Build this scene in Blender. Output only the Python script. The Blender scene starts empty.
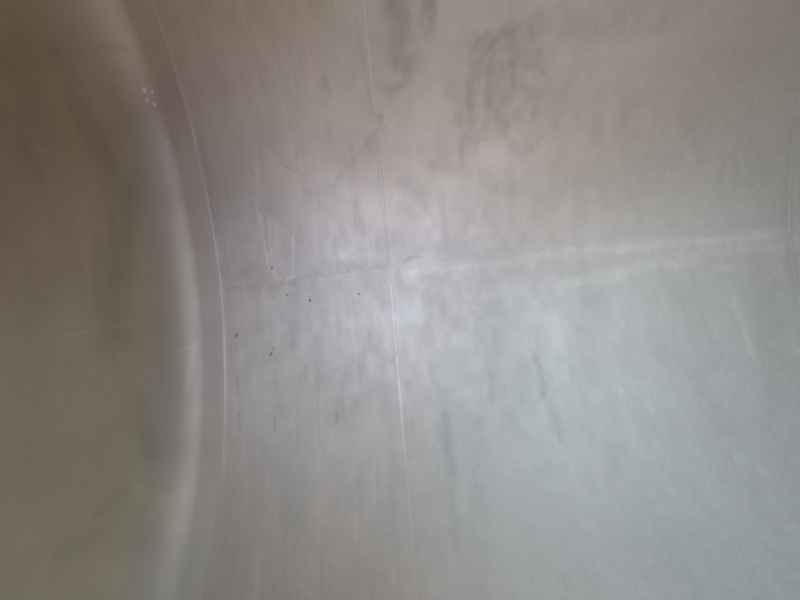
import bpy, math
import numpy as np

# ------------------------------------------------------------------ place
R = 0.95                      # inner radius of the tank
AX = R                        # height of the tank axis (bottom of the tank at z = 0)
ALPHA = math.radians(-80)     # direction in which the camera faces the wall (0 = level, -90 = straight down)
CAM_BACK = 0.93               # camera sits this far behind the axis
DEPTH = R + CAM_BACK
F = 600.0 / 800.0             # focal length in picture widths
RING = [-0.561, -0.025, 1.238, 2.50, 3.76]   # circumferential welds, x
SEAM_OFF = math.radians(-1.67)
SEAM = ALPHA + SEAM_OFF       # long weld

# ------------------------------------------------------------------ camera
sc = bpy.context.scene
PITCH = math.radians(-3.6)
ROLL = math.radians(5.15)
fw = np.array([0, math.cos(ALPHA + PITCH), math.sin(ALPHA + PITCH)])
upv = np.array([0, -math.sin(ALPHA + PITCH), math.cos(ALPHA + PITCH)])
ex = np.array([1.0, 0, 0])
c_right = math.cos(ROLL) * ex - math.sin(ROLL) * upv
c_up = math.sin(ROLL) * ex + math.cos(ROLL) * upv
c_pos = np.array([0.0, -CAM_BACK * math.cos(ALPHA), AX - CAM_BACK * math.sin(ALPHA)])
cam_d = bpy.data.cameras.new('camera')
cam = bpy.data.objects.new('camera', cam_d)
sc.collection.objects.link(cam)
from mathutils import Matrix, Vector
m = Matrix(((c_right[0], c_up[0], -fw[0], c_pos[0]),
            (c_right[1], c_up[1], -fw[1], c_pos[1]),
            (c_right[2], c_up[2], -fw[2], c_pos[2]),
            (0, 0, 0, 1)))
cam.matrix_world = m
cam_d.sensor_width = 36.0
cam_d.lens = 36.0 * F
cam_d.clip_start = 0.01
cam_d.clip_end = 100
sc.camera = cam

# ------------------------------------------------------------------ light: the open manhole, with added colour lamps
w = bpy.data.worlds.new('World')
sc.world = w
w.use_nodes = True
w.node_tree.nodes['Background'].inputs['Color'].default_value = (0.6, 0.7, 0.8, 1)
w.node_tree.nodes['Background'].inputs['Strength'].default_value = 0.3
MAN_X, MAN_R = 0.02, 0.26     # manhole in the crown of the tank
def area(name, loc, direction, size, power, color, spread):
    d = bpy.data.lights.new(name, 'AREA')
    d.shape = 'DISK'; d.size = size; d.spread = math.radians(spread); d.energy = power; d.color = color
    o = bpy.data.objects.new(name, d)
    sc.collection.objects.link(o)
    o.location = loc
    o.rotation_euler = Vector(direction).to_track_quat('-Z', 'Y').to_euler()
    return o
# cool sky light slants in from one side of the open manhole, warmer light comes off whatever stands on the other
LZ = AX + R
area('manhole_bright_sky', (0.10, -0.04, LZ - 0.03), (1.0, -0.7, -1), 0.25, 16.8, (0.51, 0.77, 1.0), 95)
area('manhole_near_sky', (-0.08, -0.06, LZ - 0.035), (0.3, -0.6, -1), 0.28, 16.2, (0.575, 0.845, 1.0), 125)
area('manhole_far_side', (0.02, -0.12, LZ - 0.03), (0.3, 1.3, -1), 0.25, 4.6, (1.0, 0.68, 0.44), 90)
area('manhole_right_side', (0.10, 0.0, LZ - 0.025), (1.2, 0.3, -1), 0.25, 6.4, (1.0, 0.86, 0.78), 90)
area('lilac_glow_lamp', (-0.04, -0.16, LZ - 0.028), (0.0, 0.1, -1), 0.14, 0.9, (0.66, 0.50, 1.0), 80)  # added small lilac lamp that lifts the glow at mid-wall
area('red_fill_lamp', (MAN_X, 0, LZ - 0.01), (0, 0, -1), 0.44, 2.0, (1.0, 0.10, 0.03), 180)  # added red lamp, balances the cyan of the sky lamps

vs = sc.view_settings
vs.view_transform = 'Standard'
vs.look = 'None'
vs.exposure = 0.0
vs.gamma = 1.0
vs.use_curve_mapping = False
sc.render.engine = 'CYCLES'
sc.cycles.use_denoising = True
sc.cycles.filter_width = 2.6
sc.cycles.max_bounces = 9
sc.cycles.diffuse_bounces = 5
sc.cycles.glossy_bounces = 9
sc.cycles.sample_clamp_indirect = 6.0

# ------------------------------------------------------------------ picture point -> point on the wall (x, arc)
def wall(px, py):
    d = fw * (F * 800) + c_right * (px - 400) - c_up * (py - 300)
    o = c_pos - np.array([0, 0, AX])
    a = d[1] ** 2 + d[2] ** 2
    b = 2 * (o[1] * d[1] + o[2] * d[2])
    c = o[1] ** 2 + o[2] ** 2 - R * R
    t = (-b + math.sqrt(b * b - 4 * a * c)) / (2 * a)
    p = o + t * d
    return p[0], R * math.atan2(p[2], p[1])

# ------------------------------------------------------------------ numpy noise
def _hash(ix, iy, seed):
    h = (ix.astype(np.int64) * 374761393 + iy.astype(np.int64) * 668265263 + seed * 1442695041) & 0x7fffffff
    h = ((h ^ (h >> 13)) * 1274126177) & 0x7fffffff
    return ((h ^ (h >> 16)) & 0xffff) / 65535.0
def vnoise(x, y, seed=0):
    ix, iy = np.floor(x), np.floor(y)
    fx, fy = x - ix, y - iy
    fx, fy = fx * fx * fx * (fx * (fx * 6 - 15) + 10), fy * fy * fy * (fy * (fy * 6 - 15) + 10)
    a, b = _hash(ix, iy, seed), _hash(ix + 1, iy, seed)
    c, d = _hash(ix, iy + 1, seed), _hash(ix + 1, iy + 1, seed)
    return (a + (b - a) * fx + (c - a) * fy + (a - b - c + d) * fx * fy) * 2 - 1
def fbm(x, y, seed=0, n=4):
    s, amp = 0, 1.0
    for k in range(n):
        s = s + amp * vnoise(x * 2 ** k, y * 2 ** k, seed + k * 17)
        amp *= 0.5
    return s / 1.6
def smooth(e0, e1, v):
    t = np.clip((v - e0) / (e1 - e0), 0, 1)
    return t * t * (3 - 2 * t)
def stroke(X, S, pts, width, soft, warp=0.0, freq=12, seed=0):
    """mask of a brush stroke through points on the wall; all in metres"""
    if warp:
        Xw = X + warp * fbm(X * freq, S * freq, seed); Sw = S + warp * fbm(X * freq + 31, S * freq - 7, seed + 5)
    else:
        Xw, Sw = X, S
    best = np.full(X.shape, 1e9)
    if len(pts) == 1:
        best = np.hypot(Xw - pts[0][0], Sw - pts[0][1])
    for (x0, s0), (x1, s1) in zip(pts[:-1], pts[1:]):
        dx, ds = x1 - x0, s1 - s0
        t = np.clip(((Xw - x0) * dx + (Sw - s0) * ds) / (dx * dx + ds * ds + 1e-12), 0, 1)
        best = np.minimum(best, np.hypot(Xw - x0 - t * dx, Sw - s0 - t * ds))
    return 1 - smooth(width - soft, width + soft, best)
def W(*pix):
    return [wall(px, py) for px, py in pix]

# ------------------------------------------------------------------ materials
def steel(name, rough, color, aniso=0.3, detailed=True, crown=None):
    """pickled / brushed stainless: 'film' carries stain, rub marks, painted sheen and dark reflection, and slow tone changes"""
    mt = bpy.data.materials.new(name); mt.use_nodes = True
    nt = mt.node_tree; N = nt.nodes; L = nt.links
    b = N['Principled BSDF']
    uv = N.new('ShaderNodeUVMap'); uv.uv_map = 'UVMap'
    def noise(sx, sy, detail=2, rgh=0.55):
        mp = N.new('ShaderNodeMapping'); mp.inputs['Scale'].default_value = (sx, sy, 1)
        L.new(uv.outputs['UV'], mp.inputs['Vector'])
        n = N.new('ShaderNodeTexNoise'); n.noise_dimensions = '2D'
        n.inputs['Scale'].default_value = 1.0; n.inputs['Detail'].default_value = detail
        n.inputs['Roughness'].default_value = rgh
        L.new(mp.outputs['Vector'], n.inputs['Vector'])
        return n.outputs['Fac']
    def math_(op, a, bb=None):
        q = N.new('ShaderNodeMath'); q.operation = op
        for i, v in enumerate((a, bb)):
            if v is None: continue
            if isinstance(v, (int, float)): q.inputs[i].default_value = v
            else: L.new(v, q.inputs[i])
        return q.outputs[0]
    def cen(s, k): return math_('MULTIPLY', math_('SUBTRACT', s, 0.5), k)
    grain = noise(200, 40, 2)                # fine rolling and brushing grain round the tank
    tot = cen(grain, 0.08)
    if detailed:
        fine = noise(330, 230, 1)
        tot = math_('ADD', tot, cen(fine, 0.24))
    val = math_('ADD', 1.0, tot)
    rgh = math_('ADD', rough, cen(grain, 0.08))
    if detailed:
        at = N.new('ShaderNodeAttribute'); at.attribute_name = 'film'
        sp = N.new('ShaderNodeSeparateColor'); L.new(at.outputs['Color'], sp.inputs[0])
        stain, scuff, tone = sp.outputs[0], sp.outputs[1], sp.outputs[2]
        val = math_('MULTIPLY', val, math_('ADD', 1.0, math_('MULTIPLY', stain, -0.34)))
        val = math_('MULTIPLY', val, math_('ADD', 1.0, math_('MULTIPLY', scuff, 0.22)))
        val = math_('MULTIPLY', val, math_('ADD', 1.0, cen(tone, 0.18)))
        rgh = math_('ADD', math_('ADD', rgh, math_('MULTIPLY', stain, 0.06)), cen(tone, -0.10))
    hs = N.new('ShaderNodeMix'); hs.data_type = 'RGBA'; hs.blend_type = 'MULTIPLY'
    hs.inputs[0].default_value = 1.0
    hs.inputs[6].default_value = (*color, 1)
    if crown:                                # tint grows browner from the rim beside the weld to the crown
        su = N.new('ShaderNodeSeparateXYZ'); L.new(uv.outputs['UV'], su.inputs[0])
        mr = N.new('ShaderNodeMapRange'); mr.interpolation_type = 'SMOOTHSTEP'
        mr.inputs['From Min'].default_value = 0.03; mr.inputs['From Max'].default_value = 0.34
        L.new(math_('ADD', su.outputs[0], cen(tone, 0.12)), mr.inputs['Value'])
        cm = N.new('ShaderNodeMix'); cm.data_type = 'RGBA'
        L.new(mr.outputs[0], cm.inputs[0]); cm.inputs[6].default_value = (*color, 1); cm.inputs[7].default_value = (*crown, 1)
        L.new(cm.outputs[2], hs.inputs[6])
    cb = N.new('ShaderNodeCombineColor')
    for i in range(3): L.new(val, cb.inputs[i])
    L.new(cb.outputs[0], hs.inputs[7])
    L.new(hs.outputs[2], b.inputs['Base Color'])
    b.inputs['Metallic'].default_value = 0.92
    L.new(rgh, b.inputs['Roughness'])
    if aniso:
        b.inputs['Anisotropic'].default_value = aniso
        tg = N.new('ShaderNodeTangent'); tg.direction_type = 'UV_MAP'; tg.uv_map = 'UVMap'
        L.new(tg.outputs[0], b.inputs['Tangent'])
    if detailed:
        bp = N.new('ShaderNodeBump'); bp.inputs['Strength'].default_value = 0.06; bp.inputs['Distance'].default_value = 0.0015
        L.new(grain, bp.inputs['Height']); L.new(bp.outputs[0], b.inputs['Normal'])
    return mt
STEEL = (0.50, 0.465, 0.42)
M_shell = steel('shell_steel', 0.61, STEEL, 0.2)
M_far = steel('far_steel', 0.58, STEEL, 0.0, detailed=False)
M_head = steel('head_steel', 0.68, STEEL, 0.0, crown=(0.575, 0.503, 0.37))
M_bead = steel('bead_steel', 0.57, (0.53, 0.495, 0.45), 0.2)
M_weld = steel('weld_steel', 0.52, (0.52, 0.485, 0.435), 0.0, detailed=False)
def plain(name, col, rough, metal=0.0):
    mt = bpy.data.materials.new(name); mt.use_nodes = True
    b = mt.node_tree.nodes['Principled BSDF']
    n = mt.node_tree.nodes.new('ShaderNodeTexNoise'); n.inputs['Scale'].default_value = 300
    r = mt.node_tree.nodes.new('ShaderNodeValToRGB')
    r.color_ramp.elements[0].color = (*[c * 0.7 for c in col], 1); r.color_ramp.elements[1].color = (*col, 1)
    mt.node_tree.links.new(n.outputs['Fac'], r.inputs[0]); mt.node_tree.links.new(r.outputs[0], b.inputs['Base Color'])
    b.inputs['Roughness'].default_value = rough; b.inputs['Metallic'].default_value = metal
    return mt
M_dirt = plain('dark_dirt', (0.12, 0.115, 0.11), 0.8)
M_dull = plain('dull_dirt', (0.27, 0.26, 0.25), 0.8)
M_spat = plain('pale_residue', (0.74, 0.72, 0.68), 0.6)

# ------------------------------------------------------------------ mesh helpers
def grid_mesh(name, P, UV, film=None, keep=None, flip=False):
    """P: (n, m, 3) grid of points"""
    n, mm = P.shape[:2]
    idx = np.arange(n * mm).reshape(n, mm)
    q = np.stack([idx[:-1, :-1], idx[1:, :-1], idx[1:, 1:], idx[:-1, 1:]], -1).reshape(-1, 4)
    if keep is not None: q = q[keep.reshape(-1)]
    if flip: q = q[:, ::-1]
    me = bpy.data.meshes.new(name)
    me.vertices.add(n * mm); me.vertices.foreach_set('co', P.reshape(-1).astype(np.float32))
    me.loops.add(q.size); me.loops.foreach_set('vertex_index', q.reshape(-1).astype(np.int32))
    me.polygons.add(len(q)); me.polygons.foreach_set('loop_start', np.arange(0, q.size, 4, dtype=np.int32))
    me.polygons.foreach_set('use_smooth', np.ones(len(q), dtype=bool))
    uvl = me.uv_layers.new(name='UVMap')
    uvl.data.foreach_set('uv', UV.reshape(-1, 2)[q.reshape(-1)].reshape(-1).astype(np.float32))
    if film is not None:
        a = me.color_attributes.new('film', 'FLOAT_COLOR', 'POINT')
        col = np.ones((n * mm, 4), np.float32); col[:, :3] = film.reshape(-1, 3)
        a.data.foreach_set('color', col.reshape(-1))
    me.update(); me.validate()
    return me
def link(name, me, mat, parent):
    o = bpy.data.objects.new(name, me); sc.collection.objects.link(o)
    me.materials.append(mat); o.parent = parent
    return o

tank = bpy.data.objects.new('tank', None); sc.collection.objects.link(tank)
tank['label'] = 'inside of a welded stainless steel tank with dished end at left'
tank['category'] = 'tank'

# ------------------------------------------------------------------ shell relief and marks
def relief(X, S):
    """inward offset of the plate surface in metres"""
    r = 0.0016 * fbm(X * 2.6 + 3, S * 2.2 + 1, 3, 3) + 0.0003 * fbm(X * 14, S * 9, 9, 3)
    for xr in RING:
        r = r - (0.0002 if xr == RING[2] else 0.0012) * np.exp(-((X - xr) / 0.030) ** 2)
    r = r - 0.0020 * np.exp(-((S - SEAM * R) / 0.048) ** 2)
    return r
PX = 1.88 / 600               # metres on the wall for one photograph pixel
STAINS = [  # points, half width px, softness px, strength, waviness px
    ([(396, 6), (402, 56)], 12, 11, .62, 8), ([(431, -4), (426, 38)], 5, 5, .55, 5), ([(408, 66), (407, 82), (389, 91)], 4.5, 4.5, .5, 4),
    ([(330, 190), (352, 160), (376, 130)], 1.6, 2.8, .32, 3), ([(366, 142), (372, 150)], 4, 4, .35, 2),
    ([(456, 88), (458, 112), (462, 150)], 7, 6, .40, 7), ([(484, 40), (472, 84), (474, 140)], 7, 6, .55, 7),
    ([(520, 36), (502, 62), (497, 120)], 17, 10, .62, 9), ([(540, 60), (530, 110)], 14, 12, .4, 9), ([(560, 120), (520, 150)], 10, 10, .3, 8), ([(545, 22), (600, 22), (680, 10)], 14, 9, .30, 12),
    ([(530, 110), (600, 120), (760, 160)], 40, 34, .32, 20), ([(560, 170), (660, 190)], 22, 20, .22, 14), ([(640, 70), (760, 60)], 14, 12, .2, 12), ([(440, 165), (520, 190)], 10, 9, .2, 10),
    ([(379, 116), (382, 128)], 3, 2.5, .55, 2),
    ([(404, 262), (411, 258), (419, 257)], 1.6, 1.8, .38, 1.5),
    ([(228, 289), (275, 285), (312, 276), (388, 268)], 2.6, 4, .36, 4), ([(232, 270), (262, 278)], 12, 11, .22, 7), ([(310, 268), (385, 262)], 5, 6, .16, 4),
    ([(238, 412), (240, 432)], .8, .7, .65, .6), ([(274, 416), (276, 432)], .8, .7, .6, .6), ([(336, 412), (337, 422)], .9, .8, .5, .6),
    ([(237, 377), (238, 396)], .9, .8, .5, .8), ([(260, 145), (262, 190)], 1.5, 1.5, .30, 2), ([(296, 155), (297, 172)], 2, 2, .35, 2),
    ([(282, 164), (290, 168)], 1.5, 1.5, .4, 1.5), ([(250, 168), (254, 176)], 1.5, 1.5, .4, 1.5), ([(304, 188), (306, 192)], 1.5, 1.2, .5, 1),
    ([(325, 80), (327, 92)], 4, 4, .3, 3), ([(327, 120), (329, 138)], 2, 2, .3, 2), ([(354, 200), (356, 232)], 1.2, 1.2, .3, 1),
    ([(305, 365), (306, 378)], 1.2, 1.1, .4, 1), ([(316, 340), (318, 352)], 4, 4, .15, 3),
    ([(534, 355), (545, 395), (562, 440)], 4, 4, .34, 4), ([(512, 415), (520, 432)], 6, 5, .34, 4), ([(408, 425), (411, 455)], 6, 4, .34, 3),
    ([(446, 415), (452, 475)], 5, 4, .30, 4), ([(487, 360), (492, 400)], 3, 3, .25, 3), ([(578, 420), (596, 440)], 8, 6, .2, 6),
    ([(612, 445), (616, 470)], 7, 6, .25, 5), ([(690, 300), (700, 370), (720, 420)], 16, 14, .22, 10), ([(770, 290), (775, 400)], 14, 12, .22, 10),
    ([(652, 320), (660, 360)], 8, 8, .2, 6), ([(575, 330), (590, 380)], 9, 8, .2, 6),
    ([(794, 120), (796, 300)], 4, 4, .3, 2), ([(355, 20), (372, 112)], 2, 2, .25, 1),
    ([(210, 420), (204, 520), (190, 590)], 5, 5, .25, 2), ([(206, 170), (214, 250)], 5, 5, .22, 2),
]
SCUFFS = [
    ([(540, 0), (504, 34), (487, 58), (482, 90), (481, 140)], 1.4, 1.8, .55, 3), ([(505, 86), (512, 96), (508, 108)], 6, 3, .60, 3), ([(530, 76), (538, 82)], 6, 3, .55, 4),
    ([(531, 56), (538, 46), (546, 40)], 1.6, 1.5, .5, 2), ([(508, 108), (512, 130), (520, 140)], 2.2, 2, .4, 3), ([(580, 80), (582, 115)], 3, 3, .3, 3), ([(440, 60), (430, 120)], 10, 10, .25, 9),
    ([(402, 273), (440, 269), (472, 264)], 2.6, 3, .50, 2.5), ([(330, 276), (388, 270)], 1.6, 1.4, .55, 1.2), ([(296, 281), (340, 276)], 1.5, 1.3, .3, 1.2),
    ([(496, 262), (560, 252), (640, 246), (780, 237)], 3.0, 3.2, .32, 3), ([(536, 256), (548, 249)], 1, .8, .5, 1), ([(566, 249), (594, 248)], 1.1, .9, .6, 1),
    ([(560, 284), (604, 276), (640, 268), (700, 262)], 5, 4, .50, 4), ([(600, 282), (625, 276)], 4, 3, .45, 3), ([(640, 262), (720, 252), (795, 246)], 5, 5, .38, 3), ([(718, 268), (742, 266)], 4, 3, .38, 3), ([(470, 284), (520, 286)], 9, 9, .22, 6),
    ([(255, 196), (259, 215), (264, 244), (268, 262)], 1.3, 1.1, .8, 1), ([(269, 218), (271, 256)], 1.3, 1.1, .8, 1), ([(276, 225), (277, 252)], 1.3, 1.1, .7, 1), ([(293, 236), (293, 276)], 1.3, 1.1, .8, .8),
    ([(272, 270), (277, 277), (286, 280), (296, 276)], 1.2, 1, .7, .8), ([(267, 283), (262, 294)], 2.5, 2, .3, 2), ([(314, 238), (315, 250)], 1.0, 1, .35, 1), ([(240, 228), (241, 234)], 2, 1.5, .35, 1),
    ([(254, 366), (254, 398)], 1.2, 1, .45, .6), ([(222, 360), (224, 398), (223, 430)], 1.2, 1, .45, .5), ([(206, 130), (214, 200), (219, 255)], 2.0, 2, .35, 1),
    ([(221, 250), (221, 300)], 4, 3.5, .35, 2), ([(176, 0), (192, 52)], .9, .8, .35, .6), ([(152, 0), (178, 74), (196, 140)], 1.2, 1.1, .35, .8), ([(200, 22), (226, 5)], .8, .8, .3, .8),
    ([(222, 455), (214, 500), (203, 560), (196, 600)], 4.5, 3.5, .50, 1.5), ([(260, 556), (254, 602)], 3.2, 3, .50, 2), ([(309, 576), (311, 600)], 1.2, 1.1, .32, 1), ([(298, 580), (312, 596)], 1.2, 1.1, .3, 1), ([(318, 572), (319, 600)], 1.2, 1.1, .3, 1), ([(336, 560), (337, 600)], 1.2, 1.1, .3, 1),
    ([(615, 306), (619, 334)], 6, 4, .35, 4), ([(558, 340), (561, 380)], 7, 6, .28, 4), ([(733, 300), (742, 322), (752, 354)], 3, 2.6, .45, 2), ([(790, 340), (796, 352)], 5, 4, .35, 3),
    ([(545, 400), (560, 440)], 5, 5, .25, 4), ([(720, 384), (732, 408)], 8, 6, .32, 5), ([(735, 450), (745, 464)], 6, 5, .25, 5), ([(620, 400), (560, 470), (700, 480)], 36, 30, .22, 16),
    ([(473, 307), (476, 309)], 1.6, 1.2, .7, .6), ([(408, 340), (412, 360)], 3, 3, .3, 3), ([(421, 345), (425, 372)], 2, 2, .3, 2), ([(390, 255), (395, 300), (402, 400)], 3, 3, .30, 1), ([(383, 170), (388, 240)], 3, 3, .25, 1),
    ([(345, 258), (368, 262)], 6, 6, .3, 5), ([(470, 250), (515, 236)], 4, 4, .25, 5), ([(797, 130), (793, 200)], 2, 1.6, .35, 1), ([(408, 398), (409, 470)], 1, .9, .3, .5),
    ([(380, 120), (352, 156), (332, 180)], 1.2, 1, .3, 1.5),
]
_strokes = None
def marks(X, S):
    """stain, rub marks and slow tone changes that belong to the sheet metal itself"""
    global _strokes
    if _strokes is None:
        _strokes = [[(W(*p), hw * PX, so * PX, st, wv * PX, max(abs(hw), 3) * PX) for p, hw, so, st, wv in lst] for lst in (STAINS, SCUFFS)]
    out = []
    for k, lst in enumerate(_strokes):
        acc = np.zeros(X.shape)
        for q, (pts, hw, so, st, wv, sc_) in enumerate(lst):
            pad = hw + so + 2 * wv
            sel = (X > min(p[0] for p in pts) - pad) & (X < max(p[0] for p in pts) + pad) & (S > min(p[1] for p in pts) - pad) & (S < max(p[1] for p in pts) + pad)
            if not sel.any(): continue
            x, s_ = X[sel], S[sel]
            mk = stroke(x, s_, pts, hw, so, wv, 0.5 / sc_, 100 + q * 7 + k * 1000)
            mk = mk * (0.78 + 0.5 * fbm(x * 45, s_ * 22, 300 + q, 3))
            acc[sel] = np.maximum(acc[sel], st * mk) + 0.25 * np.minimum(acc[sel], st * mk)
        out.append(np.clip(acc, 0, 1))
    stain, scuff = out
    # ground band along the long weld: fine rubbing along x
    band = np.exp(-((S - SEAM * R - 0.004) / 0.030) ** 2) * smooth(-0.15, 0.25, X)
    scuff = scuff + band * (0.18 + np.clip(fbm(X * 7, S * 120, 410, 4), 0, 1) * 0.6)
    # run marks on the lower half, dried down the wall
    run = 0.62 * fbm(X * 30 + 0.9 * fbm(X * 5, S * 4, 431, 2), S * 3.4, 430, 4) + 0.38 * fbm(X * 9, S * 2.6, 437, 4) + 0.25 * fbm(X * 50, S * 34, 439, 3)
    low = smooth(0.05, 0.25, SEAM * R - S)
    stain = stain + np.clip(run - 0.12, 0, 1) * 0.30 * low
    scuff = scuff + np.clip(-run - 0.15, 0, 1) * 0.32 * low
    # thin drip lines on the short course beside the dished end
    drip = np.clip(fbm(X * 120, S * 4.0, 450, 3) - 0.25, 0, 1) * (1 - smooth(-0.1, 0.02, X)) * smooth(-0.62, -0.5, X)
    scuff = scuff + 0.55 * drip
    stain = stain + 0.30 * np.clip(fbm(X * 85, S * 9, 470, 3) - 0.38, 0, 1) * (1 - smooth(-0.1, 0.02, X))
    # faint turned lines beside the end weld
    for q, (off, wid, st) in enumerate(((0.013, 0.0020, .45), (0.027, 0.0016, .32), (0.050, 0.0014, .25), (0.078, 0.0020, .2))):
        c = RING[0] + off + 0.004 * fbm(S * 1.5, S * 0, 610 + q, 2)
        scuff = scuff + st * np.exp(-((X - c) / wid) ** 2) * np.clip(0.45 + 0.9 * fbm(S * 3, S * 0 + q, 620 + q, 3), 0, 1)
    tone = 0.5 + 0.34 * fbm(X * 5 + .8 * fbm(X * 3, S * 3, 66, 2), S * 4, 60, 5) + 0.10 * fbm(X * 24, S * 4, 70, 4) + 0.20 * fbm(X * 38, S * 24, 80, 3)
    return np.stack([np.clip(stain, 0, 1), np.clip(scuff, 0, 1), tone], -1)

def shell_plate(x0, x1, a0, a1, res, hole=False):
    nx = max(2, int((x1 - x0) / res) + 1); na = max(2, int(R * (a1 - a0) / res) + 1)
    al = np.linspace(a0, a1, na)
    if res < 0.01:                                  # close grid in view, coarse towards the crown
        cut = 1.12 / R; n1, n2 = int(1.12 / res), int(R * (a1 - a0 - cut) / 0.02)
        if a0 == SEAM: al = np.concatenate([np.linspace(a0, a0 + cut, n1), np.linspace(a0 + cut, a1, n2)[1:]])
        else: al = np.concatenate([np.linspace(a0, a1 - cut, n2)[:-1], np.linspace(a1 - cut, a1, n1)])
    X, A = np.meshgrid(np.linspace(x0, x1, nx), al, indexing='ij')
    S = A * R
    keep = None
    if hole:
        dx, ds = X - MAN_X, S - math.pi / 2 * R
        d = np.hypot(dx, ds)
        ins = d < MAN_R
        dead = ins[:-1, :-1] & ins[1:, :-1] & ins[1:, 1:] & ins[:-1, 1:]
        keep = ~dead
        near = (np.abs(d - MAN_R) < res * 1.2) & ins
        k = np.where(near, MAN_R / np.maximum(d, 1e-6), 1.0)
        X = MAN_X + dx * k; S = math.pi / 2 * R + ds * k; A = S / R
    rad = R - relief(X, S)
    P = np.stack([X, rad * np.cos(A), AX + rad * np.sin(A)], -1)
    UV = np.stack([X, S], -1)
    film = marks(X, S)
    return link('shell_plate', grid_mesh('shell_plate', P, UV, film, keep, flip=False), M_shell if res < 0.015 else M_far, tank)
TOP1, TOP2 = math.pi / 2 - 0.42, math.pi / 2 + 0.42 - 2 * math.pi     # the crown sheet lies between these
for i in range(len(RING) - 1):
    fr = 0.0035 if i < 2 else 0.012 if i == 2 else 0.03
    shell_plate(RING[i], RING[i + 1], SEAM, TOP1, fr)
    shell_plate(RING[i], RING[i + 1], TOP2, SEAM, fr)
    shell_plate(RING[i], RING[i + 1], TOP1, TOP2 + 2 * math.pi, 0.02, hole=(RING[i] < MAN_X < RING[i + 1]))

# ------------------------------------------------------------------ dished ends
def profile(n):
    """semi-elliptical end: short straight flange, tight bend, flat crown"""
    fl, b = 0.058, 0.275
    pts = [(0.0, R), (fl * .5, R), (fl, R)]
    for k in range(1, n + 1):
        t = math.pi / 2 * (k / n) ** 1.25
        pts.append((fl + b * math.sin(t), max(R * math.cos(t), 1e-4)))
    return np.array(pts)
PROF = profile(260)
def head_point(px, py):
    """photograph point -> point on the near dished end"""
    d = fw * (F * 800) + c_right * (px - 400) - c_up * (py - 300); d = d / np.linalg.norm(d)
    lo = 0.5
    for t in np.arange(0.5, 3.0, 0.002):
        p = c_pos + d * t
        rad = math.hypot(p[1], p[2] - AX)
        dep = np.interp(rad, PROF[::-1, 1], PROF[::-1, 0])
        if RING[0] - p[0] > dep or rad > R: break
    return p, d
HEAD_STAINS_SHADE = [
    ([(128, 190), (116, 260), (112, 340)], 15, 15, .4, 6), ([(98, 240), (102, 330)], 6, 6, .3, 4), ([(60, 60), (100, 150), (125, 210)], 12, 12, .35, 6),  # dark band beyond the bend is a dark reflection painted into the colour
    ([(95, 512), (128, 490)], 5, 6, .22, 3), ([(60, 555), (100, 530)], 8, 8, .25, 5), ([(140, 400), (150, 450)], 10, 10, .25, 6), ([(10, 240), (30, 300)], 20, 18, .2, 10), ([(20, 60), (30, 140)], 26, 24, .25, 10),
    ([(100, 45), (125, 48)], 2, 2, .3, 2)]
HEAD_SCUFFS_SHEEN = [
    ([(54, 337), (90, 331), (130, 325), (184, 311)], .9, 1, .5, .6), ([(118, 205), (125, 330)], 1.5, 1.5, .3, 1), ([(80, 200), (96, 330)], 5, 5, .22, 4),
    ([(15, 265), (22, 305)], 5, 5, .3, 4), ([(115, 348), (128, 365)], 6, 5, .32, 4), ([(60, 340), (62, 400)], 2, 2, .2, 2), ([(186, 390), (194, 345)], 3, 2.5, .45, 2), ([(178, 350), (196, 347)], 1.5, 1.3, .4, 1),
    ([(84, -5), (116, 34), (136, 84)], 16, 14, .6, 7), ([(152, 515), (166, 500), (172, 530)], 6, 6, .25, 5), ([(110, 580), (150, 570)], 14, 12, .22, 8), ([(134, 490), (140, 486)], 3, 3, .3, 2), ([(30, 145), (70, 160)], 1.5, 1.5, .25, 1.5)]  # wide stroke at the top: pale sheen of the bend, painted into the colour
def head_marks(P, lst, seed):
    acc = np.zeros(P.shape[:2])
    wx = fbm(P[..., 1] * 9, P[..., 2] * 9, seed, 3)[..., None]; wy = fbm(P[..., 1] * 9 + 50, P[..., 2] * 9, seed + 3, 3)[..., None]
    for pix, hw, so, st, wv in lst:
        pts = [head_point(*p)[0] for p in pix]
        Q = P + wv * PX * (wx * np.array([0, 1.0, 0]) + wy * np.array([0, 0, 1.0]))
        best = np.full(P.shape[:2], 1e9)
        for a, b in zip(pts[:-1], pts[1:]):
            d = b - a
            t = np.clip(((Q - a) @ d) / (d @ d + 1e-12), 0, 1)
            best = np.minimum(best, np.linalg.norm(Q - a - t[..., None] * d, axis=-1))
        acc = np.maximum(acc, st * (1 - smooth((hw - so) * PX, (hw + so) * PX, best)))
    return acc
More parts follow.
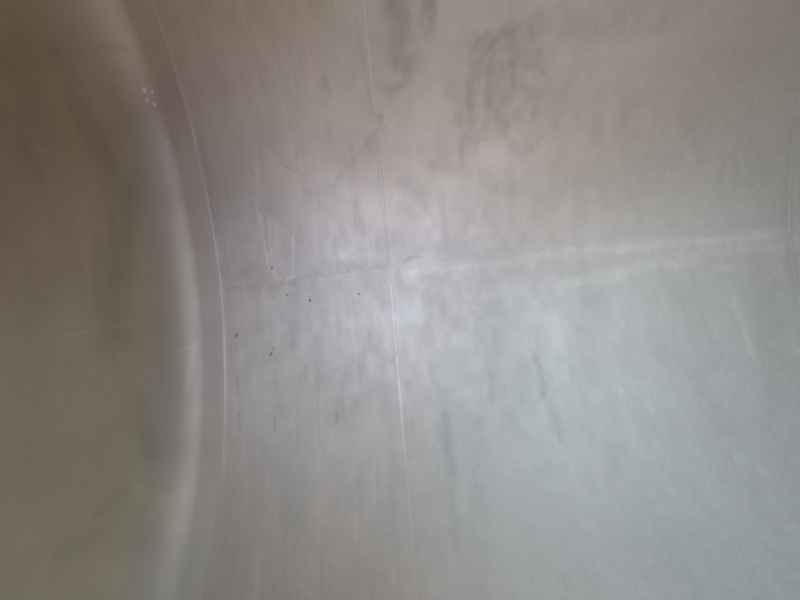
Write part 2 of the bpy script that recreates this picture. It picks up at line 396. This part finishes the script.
def dished_end(xw, sgn, nang, n):
    pr = profile(n)
    arc = np.concatenate([[0], np.cumsum(np.hypot(*np.diff(pr, axis=0).T))])
    if sgn < 0:      # close spacing on the side in view
        ang = np.concatenate([np.linspace(-math.pi, -1.25, 90)[:-1], np.linspace(-1.25, 1.25, 620), np.linspace(1.25, math.pi, 90)[1:]]) + SEAM
    else:
        ang = np.linspace(-math.pi, math.pi, nang + 1) + SEAM
    D, A = np.meshgrid(pr[:, 0], ang, indexing='ij')
    Q, _ = np.meshgrid(pr[:, 1], ang, indexing='ij')
    T, _ = np.meshgrid(arc, ang, indexing='ij')
    Y, Z = Q * np.cos(A), Q * np.sin(A)
    wob = (0.0035 * fbm(Y * 2.3 + 40, Z * 2.3, 21, 2) + 0.0012 * fbm(Y * 9, Z * 9, 25, 3)) * smooth(0.02, 0.12, T)
    P = np.stack([xw + sgn * (D + wob), Y, AX + Z], -1)
    UV = np.stack([T, A * R], -1)
    film = np.zeros(P.shape)
    film[..., 2] = 0.5 + 0.32 * fbm(Y * 6, Z * 6, 90, 4) + 0.16 * fbm(T * 26, A * R * 4, 94, 3)
    if sgn < 0:
        film[..., 0] = head_marks(P, HEAD_STAINS_SHADE, 510); film[..., 1] = head_marks(P, HEAD_SCUFFS_SHEEN, 520)
        for q, (off, wid, st) in enumerate(((0.014, 0.002, .4), (0.034, 0.002, .25), (0.12, 0.003, .2))):
            film[..., 1] += st * np.exp(-((T - off) / wid) ** 2) * np.clip(0.4 + 0.9 * fbm(A * R * 3, A * 0 + q, 640 + q, 3), 0, 1)
    return link('dished_end', grid_mesh('dished_end', P, UV, film, flip=sgn < 0), M_head if sgn < 0 else M_far, tank)
head = dished_end(RING[0], -1, 560, 320)
dished_end(RING[-1], 1, 96, 28)

# ------------------------------------------------------------------ weld beads
def bead_section(wd, h, n=7):
    t = np.linspace(-1, 1, n)
    return t * wd / 2, h * np.sqrt(np.clip(1 - t * t, 0, 1)) - 0.0003
def ring_weld(x, wd, h, n, mat):
    o, hh = bead_section(wd, h, 9)
    ang = np.linspace(0, 2 * math.pi, n + 1) + SEAM - math.pi
    O, A = np.meshgrid(o, ang, indexing='ij'); H, _ = np.meshgrid(hh, ang, indexing='ij')
    S = A * R
    z = O * 0
    wav = np.clip(0.75 + 0.16 * vnoise(S * 130, z, 5) + 0.45 * vnoise(S * 9, z, 8) + 0.35 * vnoise(S * 3, z, 11), 0.12, 2)   # ground down unevenly
    X = x + O * (1 + 0.10 * vnoise(S * 50, z, 2)) + 0.0008 * vnoise(S * 5, z, 4) + 0.0002 * vnoise(S * 22, z, 14)
    wav = wav * (0.04 + 0.96 * smooth(-0.62, -0.25, S - SEAM * R)) * (0.45 + 0.55 * (1 - smooth(0.35, 0.6, S - SEAM * R)))
    rad = R - relief(X, S) - H * wav - 0.00015
    P = np.stack([X, rad * np.cos(A), AX + rad * np.sin(A)], -1)
    film = marks(X, S)
    film[..., 1] += (0.9 if x == RING[1] else 0.35 if x == RING[0] else 0.1) * np.clip(0.55 * vnoise(S * 7, z, 33) + 0.6, 0, 1) * smooth(-0.68, -0.30, S - SEAM * R) * (1 - smooth(0.30, 0.6, S - SEAM * R))
    return link('ring_weld', grid_mesh('ring_weld', P, np.stack([X, S], -1), film), mat, tank)
def long_weld(x0, x1, a, wd, h, n):
    t_ = np.linspace(-1, 1, 9)
    o, hh = t_ * wd / 2, h * (1 - t_ * t_)             # ground nearly flush
    xs = np.linspace(x0 + 0.002, x1 - 0.002, n)
    O, X = np.meshgrid(o, xs, indexing='ij'); H, _ = np.meshgrid(hh, xs, indexing='ij')
    wav = 1 + 0.5 * vnoise(X * 130, O * 0, 15) + 0.4 * vnoise(X * 10, O * 0, 18)
    S = a * R + O + 0.0012 * vnoise(X * 11, O * 0, 4)
    rad = R - relief(X, S) - H * wav + 0.00004
    A = S / R
    P = np.stack([X, rad * np.cos(A), AX + rad * np.sin(A)], -1)
    return link('long_weld', grid_mesh('long_weld', P, np.stack([X, S], -1), marks(X, S), flip=True), M_shell, tank)
for i, xr in enumerate(RING):
    ring_weld(xr, (0.014, 0.0072, 0.014, 0.01, 0.01)[i], (0.0006, 0.0014, 0.0003, 0.001, 0.001)[i], 1400 if i < 3 else 200, M_bead)
for i in range(len(RING) - 1):
    long_weld(RING[i], RING[i + 1], SEAM, 0.026, 0.00016, 500 if i < 2 else 60)
    for a_ in (TOP1, TOP2):
        long_weld(RING[i], RING[i + 1], a_, 0.007, 0.0007, 60)

# ------------------------------------------------------------------ manhole neck in the crown
ang = np.linspace(0, 2 * math.pi, 65)
hs = np.array([-0.02, 0.16, 0.16, 0.02])
rr = np.array([MAN_R, MAN_R, MAN_R + 0.03, MAN_R + 0.03])
Hh, A = np.meshgrid(hs, ang, indexing='ij'); Rr, _ = np.meshgrid(rr, ang, indexing='ij')
drop = R - np.sqrt(R * R - (Rr * np.sin(A)) ** 2)
P = np.stack([MAN_X + Rr * np.cos(A), Rr * np.sin(A), AX + R + Hh - drop * (Hh < 0.1)], -1)
link('manhole_neck', grid_mesh('manhole_neck', P, np.stack([A * MAN_R, Hh], -1)), M_weld, tank)

# ------------------------------------------------------------------ dirt flecks and dried spots stuck to the steel
def fleck(name, p, nrm, lx, ly, h, rot, mat, parent, seed):
    n = Vector(nrm).normalized(); t = Vector((1, 0, 0)); t = (t - n * t.dot(n)).normalized(); bt = n.cross(t)
    k = 9; vs_, fs = [], []
    for j, (rr, hh) in enumerate(((1.0, -0.2), (0.75, 0.7))):
        for i in range(k):
            a = 2 * math.pi * i / k
            q = rr * (0.85 + 0.35 * float(_hash(np.array(i), np.array(j * 0 + seed), 7)))
            u, v = lx * q * math.cos(a), ly * q * math.sin(a)
            u, v = u * math.cos(rot) - v * math.sin(rot), u * math.sin(rot) + v * math.cos(rot)
            vs_.append(Vector(p) + t * u + bt * v + n * h * hh)
    vs_.append(Vector(p) + n * h)
    for i in range(k):
        j = (i + 1) % k
        fs += [(i, j, k + j, k + i), (k + i, k + j, 2 * k)]
    me = bpy.data.meshes.new(name); me.from_pydata([tuple(v) for v in vs_], [], fs); me.update()
    for pl in me.polygons: pl.use_smooth = True
    return link(name, me, mat, parent)
def on_wall(px, py):
    x, s_ = wall(px, py); a = s_ / R
    rad = R - float(relief(np.array(x), np.array(s_)))
    return (x, rad * math.cos(a), AX + rad * math.sin(a)), (0, -math.cos(a), -math.sin(a))
for i, (px, py, lx, ly, rot) in enumerate([(310, 300.5, .0032, .0055, -.2), (271, 354, .0026, .0085, -.6), (237, 335, .0040, .0075, -.1), (272, 268, .0040, .0040, 0),
                                           (359, 294, .0034, .0034, 0), (231, 347, .0026, .0034, 0), (287, 295, .0032, .0036, 0), (273, 349, .0020, .0040, -.4),]):
    p, n = on_wall(px, py)
    fleck('dirt_fleck', p, n, lx, ly, 0.0012, rot, M_dirt if i in (0, 1) else M_dull, tank, i)
for i, (px, py, r) in enumerate([(133, 77, .0050), (144, 80.5, .0040), (146.5, 88.5, .0080), (137.5, 90.5, .0045), (140.5, 95, .0060), (153.5, 91.5, .0048), (148.5, 99.5, .0065), (155.5, 104.5, .0055),
                                 (142, 113.5, .0040), (137, 120, .0060), (141, 121, .0070), (169, 143, .0040)]):
    p, d = head_point(px, py)
    rad = math.hypot(p[1], p[2] - AX)
    n = (0.75, -p[1] / rad, -(p[2] - AX) / rad)
    fleck('dried_spot', p, n, r * 1.15, r * (1.25 + .2 * (i % 3)), 0.0006, i, M_spat, head, 40 + i)
